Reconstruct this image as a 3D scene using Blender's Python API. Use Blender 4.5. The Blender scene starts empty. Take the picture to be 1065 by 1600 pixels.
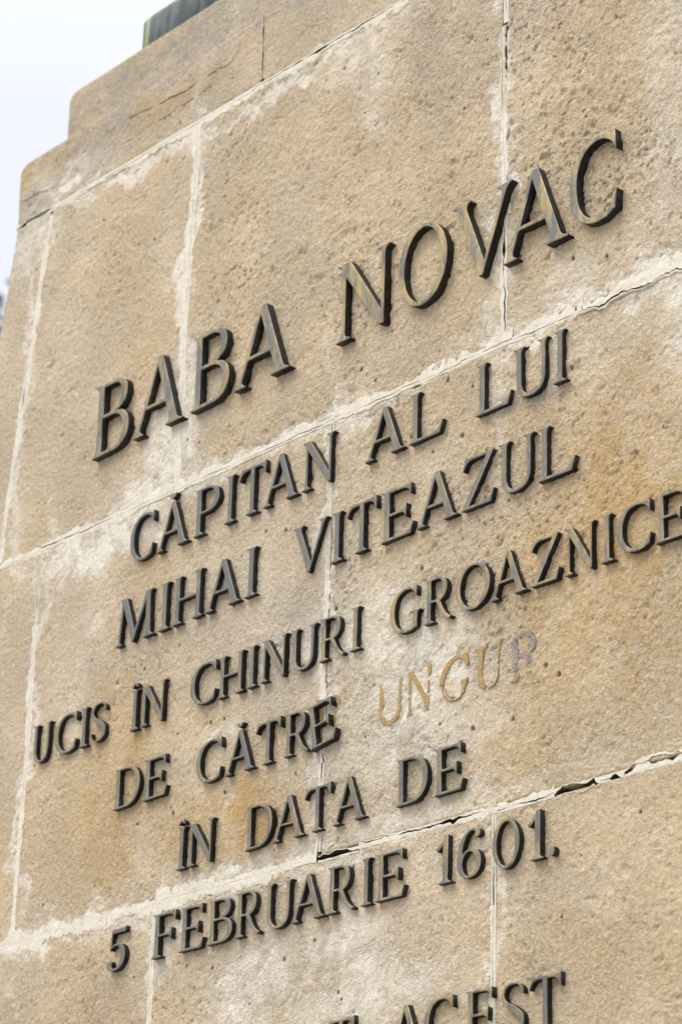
import bpy, bmesh, math, random
import numpy as np
from mathutils import Vector, Matrix

random.seed(7)
S = 0.7            # metres per drawing unit; wall face is the plane Y=0, viewer side is -Y
EYE = 1.6          # eye height above the ground
scene = bpy.context.scene

# ------------------------------------------------------------------ camera
D0 = 3.017
cam_d = bpy.data.cameras.new("camera")
cam = bpy.data.objects.new("camera", cam_d)
scene.collection.objects.link(cam)
scene.camera = cam
cam_d.sensor_fit = 'VERTICAL'
cam_d.sensor_height = 36.0
cam_d.lens = 4320.86 / 1600 * 36.0
cam_d.clip_start = 0.05
cam_d.clip_end = 3000
RX = Vector((0.65678877, 0.75353442, 0.02853747))
RD = Vector((-0.26852982, 0.2690818, -0.92492525))
RF = Vector((-0.70464193, 0.59981735, 0.37907637))
rot = Matrix((RX, -RD, -RF)).transposed()
cam.matrix_world = Matrix.Translation((0, -D0 * S, EYE)) @ rot.to_4x4()
cam_d.dof.use_dof = True
cam_d.dof.focus_distance = 4.78 * S
cam_d.dof.aperture_fstop = 8.0

# ------------------------------------------------------------------ sky and sun
world = bpy.data.worlds.new("World")
scene.world = world
world.use_nodes = True
wn = world.node_tree
wn.nodes.clear()
SUN_EL, SUN_AZ = math.radians(58), math.radians(206)   # azimuth clockwise from +Y
sky = wn.nodes.new('ShaderNodeTexSky')
sky.sky_type = 'NISHITA'
sky.sun_disc = False
sky.sun_elevation = SUN_EL
sky.sun_rotation = SUN_AZ
sky.air_density = 1.0
sky.dust_density = 4.0
# an overcast layer: pale cloud, brighter towards the zenith all the way round
geo = wn.nodes.new('ShaderNodeTexCoord')
sep = wn.nodes.new('ShaderNodeSeparateXYZ')
wn.links.new(geo.outputs['Generated'], sep.inputs[0])
ramp = wn.nodes.new('ShaderNodeValToRGB')
ramp.color_ramp.elements[0].position = 0.0
ramp.color_ramp.elements[0].color = (0.50, 0.54, 0.60, 1)
ramp.color_ramp.elements[1].position = 1.0
ramp.color_ramp.elements[1].color = (1.0, 1.0, 1.0, 1)
e = ramp.color_ramp.elements.new(0.5)
e.color = (0.548, 0.556, 0.585, 1)
e = ramp.color_ramp.elements.new(0.78)
e.color = (0.90, 0.92, 0.96, 1)
wn.links.new(sep.outputs['Z'], ramp.inputs[0])
cn = wn.nodes.new('ShaderNodeTexNoise')
cn.inputs['Scale'].default_value = 1.6
cn.inputs['Detail'].default_value = 5
wn.links.new(geo.outputs['Generated'], cn.inputs['Vector'])
cr = wn.nodes.new('ShaderNodeMapRange')
cr.inputs['From Min'].default_value = 0.3
cr.inputs['From Max'].default_value = 0.7
cr.inputs['To Min'].default_value = 13.2
cr.inputs['To Max'].default_value = 14.2
wn.links.new(cn.outputs['Fac'], cr.inputs['Value'])
sc = wn.nodes.new('ShaderNodeVectorMath'); sc.operation = 'SCALE'
wn.links.new(ramp.outputs[0], sc.inputs[0])
wn.links.new(cr.outputs[0], sc.inputs['Scale'])
mx = wn.nodes.new('ShaderNodeMix'); mx.data_type = 'RGBA'
mx.inputs[0].default_value = 0.88
wn.links.new(sky.outputs[0], mx.inputs[6])
wn.links.new(sc.outputs[0], mx.inputs[7])
bg = wn.nodes.new('ShaderNodeBackground')
bg.inputs['Strength'].default_value = 0.10
wn.links.new(mx.outputs[2], bg.inputs[0])
wo = wn.nodes.new('ShaderNodeOutputWorld')
wn.links.new(bg.outputs[0], wo.inputs[0])

sun_d = bpy.data.lights.new("sun", 'SUN')
sun_d.energy = 1.9
sun_d.angle = math.radians(42)
sun_d.color = (1.0, 0.96, 0.9)
sun = bpy.data.objects.new("sun", sun_d)
scene.collection.objects.link(sun)
sdir = Vector((math.sin(SUN_AZ) * math.cos(SUN_EL), math.cos(SUN_AZ) * math.cos(SUN_EL), math.sin(SUN_EL)))
sun.rotation_euler = sdir.to_track_quat('Z', 'Y').to_euler()

scene.view_settings.view_transform = 'Standard'
scene.view_settings.look = 'None'
scene.view_settings.gamma = 1
scene.view_settings.exposure = 0.43
scene.view_settings.use_curve_mapping = False

# ------------------------------------------------------------------ helpers
def link(o):
    scene.collection.objects.link(o)
    return o

def tag(o, label=None, cat=None, group=None, kind=None):
    if label: o['label'] = label
    if cat: o['category'] = cat
    if group: o['group'] = group
    if kind: o['kind'] = kind
    return o

def empty(name, loc=(0, 0, 0)):
    o = bpy.data.objects.new(name, None)
    o.location = loc
    o.empty_display_size = 0.05
    return link(o)

def W(x, z):
    """drawing units -> metres in the wall plane"""
    return x * S, EYE + z * S

def nt(name):
    m = bpy.data.materials.new(name)
    m.use_nodes = True
    t = m.node_tree
    b = t.nodes['Principled BSDF']
    return m, t, b

def noise_node(t, scale, detail=4, rough=0.6, vec=None, dist=0.0):
    n = t.nodes.new('ShaderNodeTexNoise')
    n.inputs['Scale'].default_value = scale
    n.inputs['Detail'].default_value = detail
    n.inputs['Roughness'].default_value = rough
    n.inputs['Distortion'].default_value = dist
    if vec is not None: t.links.new(vec, n.inputs['Vector'])
    return n.outputs['Fac']

def rng(t, v, a, b, c=0.0, d=1.0):
    n = t.nodes.new('ShaderNodeMapRange')
    n.inputs['From Min'].default_value = a
    n.inputs['From Max'].default_value = b
    n.inputs['To Min'].default_value = c
    n.inputs['To Max'].default_value = d
    t.links.new(v, n.inputs['Value'])
    return n.outputs[0]

def mth(t, op, a, b=None, clamp=False):
    n = t.nodes.new('ShaderNodeMath'); n.operation = op; n.use_clamp = clamp
    for i, v in enumerate((a, b)):
        if v is None: continue
        if isinstance(v, (int, float)): n.inputs[i].default_value = v
        else: t.links.new(v, n.inputs[i])
    return n.outputs[0]

def mix(t, fac, a, b):
    n = t.nodes.new('ShaderNodeMix'); n.data_type = 'RGBA'
    for s_, v in ((0, fac), (6, a), (7, b)):
        if isinstance(v, (int, float)): n.inputs[s_].default_value = v
        elif isinstance(v, tuple): n.inputs[s_].default_value = (*v, 1)
        else: t.links.new(v, n.inputs[s_])
    return n.outputs[2]

def bump(t, h, strength, dist, normal=None):
    n = t.nodes.new('ShaderNodeBump')
    n.inputs['Strength'].default_value = strength
    n.inputs['Distance'].default_value = dist
    t.links.new(h, n.inputs['Height'])
    if normal is not None: t.links.new(normal, n.inputs['Normal'])
    return n.outputs[0]

def objcoord(t):
    return t.nodes.new('ShaderNodeTexCoord').outputs['Object']

def stone_material():
    m, t, b = nt("limestone")
    v = objcoord(t)
    at = t.nodes.new('ShaderNodeAttribute'); at.attribute_name = 'stain'
    sp = t.nodes.new('ShaderNodeSeparateColor'); t.links.new(at.outputs['Color'], sp.inputs[0])
    wash, ochre, grey = sp.outputs[0], sp.outputs[1], sp.outputs[2]
    at2 = t.nodes.new('ShaderNodeAttribute'); at2.attribute_name = 'pit'
    pit = at2.outputs['Fac']
    big = rng(t, noise_node(t, 3.2, 5, 0.62, v), 0.36, 0.64)
    med = rng(t, noise_node(t, 17, 5, 0.65, v, 0.6), 0.36, 0.66)
    fine = noise_node(t, 150, 3, 0.7, v)
    vfine = noise_node(t, 420, 2, 0.7, v)
    base = mix(t, big, (0.610, 0.468, 0.290), (0.615, 0.498, 0.340))
    base = mix(t, mth(t, 'MULTIPLY', med, 0.35), base, (0.67, 0.58, 0.45))
    vb = rng(t, noise_node(t, 1.7, 3, 0.55, v), 0.38, 0.62)
    base = mix(t, mth(t, 'MULTIPLY', vb, 0.45), base, (0.66, 0.575, 0.455))
    mb = rng(t, noise_node(t, 9, 5, 0.7, v, 0.8), 0.50, 0.68)
    base = mix(t, mth(t, 'MULTIPLY', mb, 0.35), base, (0.56, 0.47, 0.37))
    # ochre (iron rich) veils
    oc = mth(t, 'MULTIPLY', ochre, rng(t, noise_node(t, 24, 5, 0.7, v, 0.8), 0.28, 0.58), True)
    base = mix(t, mth(t, 'MULTIPLY', oc, 1.0, True), base, (0.565, 0.375, 0.165))
    sm = rng(t, noise_node(t, 38, 4, 0.7, v), 0.60, 0.72)
    base = mix(t, mth(t, 'MULTIPLY', sm, 0.35), base, (0.55, 0.36, 0.17))
    # grey weathering
    gr = mth(t, 'MULTIPLY', grey, rng(t, noise_node(t, 30, 5, 0.7, v), 0.30, 0.56), True)
    base = mix(t, mth(t, 'MULTIPLY', gr, 0.85), base, (0.40, 0.365, 0.32))
    # lime wash and leached salts near the joints
    wn_ = rng(t, noise_node(t, 26, 6, 0.72, v, 1.0), 0.30, 0.66, -0.45, 0.55)
    ws = mth(t, 'ADD', wash, mth(t, 'MULTIPLY', wn_, mth(t, 'MINIMUM', mth(t, 'MULTIPLY', wash, 3.0), 1.0)), True)
    base = mix(t, mth(t, 'MULTIPLY', ws, 0.82), base, (0.75, 0.71, 0.63))
    sparse = rng(t, noise_node(t, 55, 4, 0.75, v), 0.62, 0.70)
    base = mix(t, mth(t, 'MULTIPLY', sparse, 0.40), base, (0.68, 0.65, 0.60))
    # grain
    g = rng(t, fine, 0.3, 0.7, 0.84, 1.14)
    g2 = rng(t, vfine, 0.3, 0.7, 0.84, 1.14)
    gg = mth(t, 'MULTIPLY', g, g2)
    vm = t.nodes.new('ShaderNodeVectorMath'); vm.operation = 'SCALE'
    t.links.new(base, vm.inputs[0]); t.links.new(gg, vm.inputs['Scale'])
    base = vm.outputs[0]
    dk = rng(t, noise_node(t, 210, 4, 0.75, v, 0.6), 0.60, 0.70)  # dark dirt specks, painted in to read as shaded crevices
    base = mix(t, mth(t, 'MULTIPLY', dk, mth(t, 'SUBTRACT', 0.42, mth(t, 'MULTIPLY', ws, 0.35))), base, (0.30, 0.215, 0.125))
    # shell fragments: small pale flecks, and tiny brown pits
    vo = t.nodes.new('ShaderNodeTexVoronoi'); vo.inputs['Scale'].default_value = 60
    wv = t.nodes.new('ShaderNodeVectorMath'); wv.operation = 'ADD'
    t.links.new(v, wv.inputs[0])
    nz = t.nodes.new('ShaderNodeTexNoise'); nz.inputs['Scale'].default_value = 90
    t.links.new(v, nz.inputs['Vector'])
    sc_ = t.nodes.new('ShaderNodeVectorMath'); sc_.operation = 'SCALE'; sc_.inputs['Scale'].default_value = 0.016
    t.links.new(nz.outputs['Color'], sc_.inputs[0]); t.links.new(sc_.outputs[0], wv.inputs[1])
    t.links.new(wv.outputs[0], vo.inputs['Vector'])
    spc = t.nodes.new('ShaderNodeSeparateColor'); t.links.new(vo.outputs['Color'], spc.inputs[0])
    fl = mth(t, 'MULTIPLY', rng(t, vo.outputs['Distance'], 0.26, 0.20), mth(t, 'GREATER_THAN', spc.outputs[0], 0.95))
    base = mix(t, mth(t, 'MULTIPLY', fl, 0.6, True), base, (0.68, 0.64, 0.57))
    pk = mth(t, 'MULTIPLY', rng(t, vo.outputs['Distance'], 0.17, 0.09), mth(t, 'LESS_THAN', spc.outputs[1], 0.035), True)
    hole = mth(t, 'MAXIMUM', pit, pk, True)
    base = mix(t, mth(t, 'MULTIPLY', hole, 0.85), base, (0.13, 0.075, 0.04))
    t.links.new(base, b.inputs['Base Color'])
    b.inputs['Roughness'].default_value = 0.93
    b.inputs['Specular IOR Level'].default_value = 0.2
    # relief: pecked, weathered skin; smoother where lime covers it
    h1 = noise_node(t, 150, 4, 0.70, v, 0.5)
    h2 = noise_node(t, 330, 3, 0.7, v)
    hh = mth(t, 'ADD', mth(t, 'MULTIPLY', h1, 1.1), mth(t, 'MULTIPLY', h2, 0.55))
    ro = rng(t, noise_node(t, 6, 3, 0.6, v), 0.35, 0.6, 0.55, 1.15)
    cover = mth(t, 'SUBTRACT', 1.0, mth(t, 'MULTIPLY', ws, 0.7))
    hh = mth(t, 'MULTIPLY', hh, mth(t, 'MULTIPLY', ro, cover))
    hh = mth(t, 'SUBTRACT', hh, mth(t, 'MULTIPLY', hole, 0.8))
    t.links.new(bump(t, hh, 1.0, 0.0060), b.inputs['Normal'])
    return m

def mortar_material(name, c1, c2):
    m, t, b = nt(name)
    v = objcoord(t)
    f = rng(t, noise_node(t, 30, 5, 0.7, v), 0.35, 0.65)
    base = mix(t, f, c1, c2)
    g = rng(t, noise_node(t, 170, 3, 0.7, v), 0.3, 0.7, 0.9, 1.07)
    vm = t.nodes.new('ShaderNodeVectorMath'); vm.operation = 'SCALE'
    t.links.new(base, vm.inputs[0]); t.links.new(g, vm.inputs['Scale'])
    t.links.new(vm.outputs[0], b.inputs['Base Color'])
    b.inputs['Roughness'].default_value = 0.92
    b.inputs['Specular IOR Level'].default_value = 0.2
    h = mth(t, 'ADD', noise_node(t, 90, 4, 0.6, v), mth(t, 'MULTIPLY', noise_node(t, 300, 2, 0.6, v), 0.5))
    t.links.new(bump(t, h, 0.7, 0.003), b.inputs['Normal'])
    return m

def bronze_front():
    m, t, b = nt("worn_bronze_face")
    v = objcoord(t)
    mp = t.nodes.new('ShaderNodeMapping'); mp.inputs['Scale'].default_value = (3.0, 1.0, 0.8)
    oi = t.nodes.new('ShaderNodeObjectInfo')
    off = t.nodes.new('ShaderNodeVectorMath'); off.operation = 'ADD'
    cmb = t.nodes.new('ShaderNodeCombineXYZ')
    t.links.new(mth(t, 'MULTIPLY', oi.outputs['Random'], 37.0), cmb.inputs[0])
    t.links.new(v, off.inputs[0]); t.links.new(cmb.outputs[0], off.inputs[1])
    t.links.new(off.outputs[0], mp.inputs[0])
    spc = t.nodes.new('ShaderNodeSeparateColor'); t.links.new(oi.outputs['Color'], spc.inputs[0])
    f1 = rng(t, noise_node(t, 22, 5, 0.7, mp.outputs[0], 0.4), 0.42, 0.60)
    f = mth(t, 'MULTIPLY', f1, spc.outputs[0], True)
    base = mix(t, f, (0.150, 0.147, 0.132), (0.42, 0.315, 0.14))
    f2 = rng(t, noise_node(t, 120, 4, 0.7, mp.outputs[0]), 0.56, 0.7)
    base = mix(t, mth(t, 'MULTIPLY', f2, 0.5), base, (0.12, 0.105, 0.085))
    f3 = rng(t, noise_node(t, 70, 3, 0.7, v), 0.58, 0.72)
    base = mix(t, mth(t, 'MULTIPLY', f3, 0.45), base, (0.42, 0.41, 0.37))
    t.links.new(base, b.inputs['Base Color'])
    b.inputs['Metallic'].default_value = 0.35
    t.links.new(rng(t, noise_node(t, 60, 3, 0.6, v), 0.3, 0.7, 0.38, 0.62), b.inputs['Roughness'])
    t.links.new(bump(t, noise_node(t, 260, 3, 0.6, v), 0.35, 0.0012), b.inputs['Normal'])
    return m

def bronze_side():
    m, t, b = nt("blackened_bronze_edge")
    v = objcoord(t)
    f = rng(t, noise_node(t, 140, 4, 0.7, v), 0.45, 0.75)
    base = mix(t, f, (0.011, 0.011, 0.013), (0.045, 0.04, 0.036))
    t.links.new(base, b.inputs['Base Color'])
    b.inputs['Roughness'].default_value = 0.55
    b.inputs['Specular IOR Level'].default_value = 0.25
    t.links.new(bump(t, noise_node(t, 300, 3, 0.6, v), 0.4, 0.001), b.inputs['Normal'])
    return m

def patina_material():
    m, t, b = nt("green_patina_bronze")
    v = objcoord(t)
    mp = t.nodes.new('ShaderNodeMapping'); mp.inputs['Scale'].default_value = (1.0, 1.0, 0.12)
    t.links.new(v, mp.inputs[0])
    f = rng(t, noise_node(t, 34, 6, 0.8, mp.outputs[0], 0.5), 0.42, 0.58)
    base = mix(t, f, (0.035, 0.05, 0.05), (0.12, 0.145, 0.14))
    f2 = rng(t, noise_node(t, 60, 4, 0.7, mp.outputs[0]), 0.6, 0.7)
    base = mix(t, f2, base, (0.03, 0.033, 0.03))
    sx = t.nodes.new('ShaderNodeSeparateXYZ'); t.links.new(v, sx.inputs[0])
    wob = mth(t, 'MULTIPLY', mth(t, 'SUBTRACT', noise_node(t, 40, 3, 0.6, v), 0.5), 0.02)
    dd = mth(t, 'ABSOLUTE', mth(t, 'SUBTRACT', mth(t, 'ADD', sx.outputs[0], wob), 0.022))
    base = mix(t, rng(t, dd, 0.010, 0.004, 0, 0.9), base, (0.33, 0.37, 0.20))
    t.links.new(base, b.inputs['Base Color'])
    b.inputs['Metallic'].default_value = 0.2
    b.inputs['Roughness'].default_value = 0.6
    t.links.new(bump(t, noise_node(t, 80, 4, 0.6, v), 0.4, 0.003), b.inputs['Normal'])
    return m

def simple(name, col, rough=0.8, col2=None, scale=40, bstr=0.5, bd=0.002):
    m, t, b = nt(name)
    v = objcoord(t)
    base = mix(t, rng(t, noise_node(t, scale, 5, 0.7, v), 0.35, 0.65), col, col2 or tuple(c * 0.7 for c in col))
    t.links.new(base, b.inputs['Base Color'])
    b.inputs['Roughness'].default_value = rough
    t.links.new(bump(t, noise_node(t, scale * 4, 3, 0.6, v), bstr, bd), b.inputs['Normal'])
    return m

M_STONE = stone_material()
M_MORTAR = mortar_material("pale_lime_mortar", (0.64, 0.585, 0.475), (0.74, 0.695, 0.61))
M_MORTAR2 = mortar_material("buff_grey_mortar", (0.55, 0.50, 0.39), (0.64, 0.60, 0.50))
M_FRONT, M_SIDE = bronze_front(), bronze_side()
M_PATINA = patina_material()
M_GLUE = simple("ochre_adhesive", (0.50, 0.335, 0.12), 0.75, (0.34, 0.235, 0.115), 90, 0.9, 0.004)
M_GREYGLUE = simple("grey_adhesive_residue", (0.165, 0.16, 0.16), 0.9, (0.46, 0.39, 0.30), 85, 1.0, 0.004)
M_GROUND = simple("paving_ground", (0.36, 0.33, 0.29), 0.9, (0.30, 0.28, 0.25), 3, 0.4, 0.01)
M_DARK = simple("joint_shade", (0.08, 0.06, 0.045), 0.95, (0.05, 0.04, 0.03), 60, 0.6, 0.004)  # dark colour stands for the shade inside open joints and cracks

# ------------------------------------------------------------------ numpy lattice noise
def _h(ix, iz, seed):
    n = (ix.astype(np.int64) * 374761393 + iz.astype(np.int64) * 668265263 + seed * 1442695041) & 0x7fffffff
    n = ((n ^ (n >> 13)) * 1274126177) & 0x7fffffff
    n = ((n ^ (n >> 15)) * 668265263) & 0x7fffffff
    return (n ^ (n >> 16)).astype(np.float64) / 0x7fffffff
def vn(x, z, seed=0):
    ix, iz = np.floor(x), np.floor(z)
    fx, fz = x - ix, z - iz
    fx, fz = fx * fx * (3 - 2 * fx), fz * fz * (3 - 2 * fz)
    a, b_ = _h(ix, iz, seed), _h(ix + 1, iz, seed)
    c, d = _h(ix, iz + 1, seed), _h(ix + 1, iz + 1, seed)
    return (a * (1 - fx) + b_ * fx) * (1 - fz) + (c * (1 - fx) + d * fx) * fz - 0.5
def fbm(x, z, wl, seed=0, oct=3, gain=0.55):
    r, a, f = 0, 1.0, 1.0 / wl
    for i in range(oct):
        r = r + a * vn(x * f + 13.7 * i, z * f - 7.3 * i, seed + i)
        a *= gain; f *= 2.03
    return r

# ------------------------------------------------------------------ the wall's own marks (drawing units)
# (shape of each stain: centre x, z, half sizes, strength)
WASH = [(-4.05, 2.60, .022, .34, .8), (-4.06, 2.25, .085, .16, .9), (-4.30, 2.06, .22, .045, .95), (-4.12, 2.12, .12, .05, .8),
        (-3.75, 2.10, .40, .020, .7), (-3.12, 2.45, .022, .5, .65), (-2.85, 2.11, .30, .028, .75), (-2.72, 2.02, .05, .09, .6),
        (-4.61, 2.5, .020, .45, .6), (-4.62, 2.86, .10, .055, .6), (-4.49, 1.65, .016, .5, .65), (-4.36, 1.27, .22, .028, .75),
        (-4.02, 1.25, .17, .034, .7), (-3.80, 1.26, .25, .022, .7), (-3.57, 1.7, .016, .5, .6), (-4.03, 1.18, .035, .1, .6),
        (-3.33, 1.53, .15, .10, .60), (-3.42, 1.66, .13, .07, .40), (-3.30, 1.42, .22, .05, .45), (-3.72, 1.06, .10, .10, .6),
        (-3.45, 1.0, .20, .06, .5), (-3.50, 1.10, .12, .05, .5), (-3.62, 1.66, .14, .04, .45), (-3.85, 1.55, .10, .02, .3),
        (-4.2, 2.90, .30, .020, .8), (-3.75, 2.89, .4, .022, .75), (-3.55, 2.85, .12, .05, .45), (-3.50, 2.78, .04, .10, .35), (-4.5, 2.97, .12, .03, .7),
        (-3.35, 1.29, .3, .02, .5), (-2.95, 2.17, .05, .03, .4), (-2.72, 2.45, .06, .25, .35), (-3.0, 2.0, .06, .03, .25),
        (-4.28, 1.92, .05, .05, .25), (-4.34, 1.72, .03, .10, .25), (-4.10, 1.36, .05, .05, .2), (-3.14, 1.1, .012, .2, .5)]
OCHRE = [(-2.86, 1.72, .14, .20, .95), (-3.00, 1.60, .10, .22, .7), (-2.85, 1.50, .16, .12, .6), (-3.05, 1.40, .10, .08, .5), (-3.76, 1.36, .12, .09, .95),
         (-3.92, 1.38, .16, .09, .7), (-3.72, 1.50, .10, .06, .5), (-4.2, 1.55, .16, .22, .7), (-4.25, 1.05, .22, .12, .5), (-2.78, 1.9, .1, .1, .5), (-3.95, 1.60, .12, .06, .35), (-2.9, 2.45, .2, .3, .28),
         (-3.25, 2.45, .08, .15, .35), (-4.30, 2.70, .12, .12, .30), (-4.16, 2.42, .06, .08, .35), (-4.15, 3.01, .14, .03, 1.0), (-4.0, 3.05, .1, .02, .8), (-4.55, 3.05, .07, .02, .8), (-4.50, 3.14, .04, .04, .9), (-4.68, 3.05, .02, .05, .7),
         (-4.0, 3.02, .12, .04, .7), (-4.52, 3.15, .03, .04, .7), (-4.12, 1.93, .08, .08, .4), (-3.0, 1.9, .12, .06, .4), (-3.55, 1.0, .10, .10, .3), (-2.75, 1.05, .2, .2, .35),
         (-3.3, 2.62, .3, .18, .25), (-4.3, 1.1, .1, .1, .4)]
GREY = [(-3.9, 3.085, .7, .018, 1.0), (-4.35, 3.05, .12, .03, 1.0), (-4.62, 2.98, .12, .05, .9), (-4.3, 3.17, .5, .06, .8), (-3.8, 3.2, .5, .07, .75), (-3.03, 1.955, .07, .022, .9), (-3.62, 1.72, .15, .12, .5), (-3.10, 2.75, .05, .10, .3), (-3.32, 2.75, .05, .16, .55), (-4.1, 3.02, .5, .06, .55), (-4.4, 3.02, .2, .06, .75),
        (-4.55, 3.06, .08, .05, .5), (-3.22, 1.56, .12, .05, .5), (-3.95, 1.52, .05, .03, .55), (-3.0, 1.12, .2, .03, .3), (-3.50, 1.05, .15, .10, .45), (-3.82, 1.52, .04, .03, .5),
        (-4.2, 1.78, .22, .10, .30), (-4.3, 1.08, .3, .12, .3), (-4.68, 2.85, .03, .15, .5), (-3.9, 1.28, .25, .03, .4), (-3.4, 3.15, .8, .05, .3), (-4.4, 3.16, .12, .03, .5)]
HOLES = [(-3.50, 2.178, 3.2), (-3.264, 2.078, 3.5), (-3.357, 1.998, 3.5), (-3.225, 1.958, 3.5), (-2.956, 2.205, 3.6), (-2.875, 2.178, 2.6), (-3.322, 1.735, 3.0),
         (-3.46, 2.142, 2.6), (-3.90, 1.585, 3.4), (-3.86, 1.583, 2.6), (-4.00, 1.585, 2.2), (-4.0, 1.43, 2.6), (-4.11, 1.43, 2.2), (-3.85, 1.44, 2.6), (-3.98, 1.25, 2.8),
         (-3.935, 1.13, 2.8), (-3.86, 1.115, 2.6), (-3.19, 1.415, 3.6), (-3.095, 1.41, 3.0), (-3.02, 1.485, 3.2), (-2.99, 1.462, 3.4), (-3.66, 1.10, 3.0), (-3.58, 1.12, 2.4),
         (-3.76, 1.93, 2.6), (-3.70, 1.915, 3.0), (-3.83, 1.90, 2.4), (-3.55, 1.72, 3.2), (-3.98, 2.18, 2.2), (-4.02, 2.2, 2.2), (-2.96, 2.0, 2.4), (-3.46, 1.46, 2.4), (-3.3, 1.95, 2.4)]

CRACKS = [([(-4.29, 3.045), (-4.20, 3.035), (-4.10, 3.028), (-4.02, 3.030), (-3.95, 3.028), (-3.93, 3.034)], .75),
          ([(-4.30, 2.985), (-4.22, 2.990), (-4.12, 2.992), (-4.0, 3.0)], .5), ([(-4.70, 2.998), (-4.60, 2.990), (-4.52, 2.975)], .6)]
def seg_d(x, z, a, b):
    ax, az = a; bx, bz = b
    t = np.clip(((x - ax) * (bx - ax) + (z - az) * (bz - az)) / ((bx - ax) ** 2 + (bz - az) ** 2), 0, 1)
    return np.hypot(x - ax - t * (bx - ax), z - az - t * (bz - az))

def field(items, x, z, soft=0.8, seed=50):
    r = np.zeros_like(x)
    wx = x + 0.030 * fbm(x, z, 0.09, seed, 4, .7) * 2
    wz = z + 0.030 * fbm(x, z, 0.09, seed + 9, 4, .7) * 2
    for (cx, cz, rx, rz, s) in items:
        d = ((wx - cx) / rx) ** 2 + ((wz - cz) / rz) ** 2
        r = np.maximum(r, s * np.exp(-(d ** 1.5) * soft))
    return r

rng_np = np.random.RandomState(3)
EXTRA = [(rng_np.uniform(-4.7, -2.5), rng_np.uniform(0.8, 3.1), rng_np.uniform(1.2, 2.4)) for _ in range(110)]

GAP = 0.0035   # half joint width, metres

ped = empty("stone_pedestal", (-3.575 * S, 0.6, 0))
tag(ped, "tall pale limestone pedestal of large blocks carrying the raised bronze inscription", "pedestal")

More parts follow.
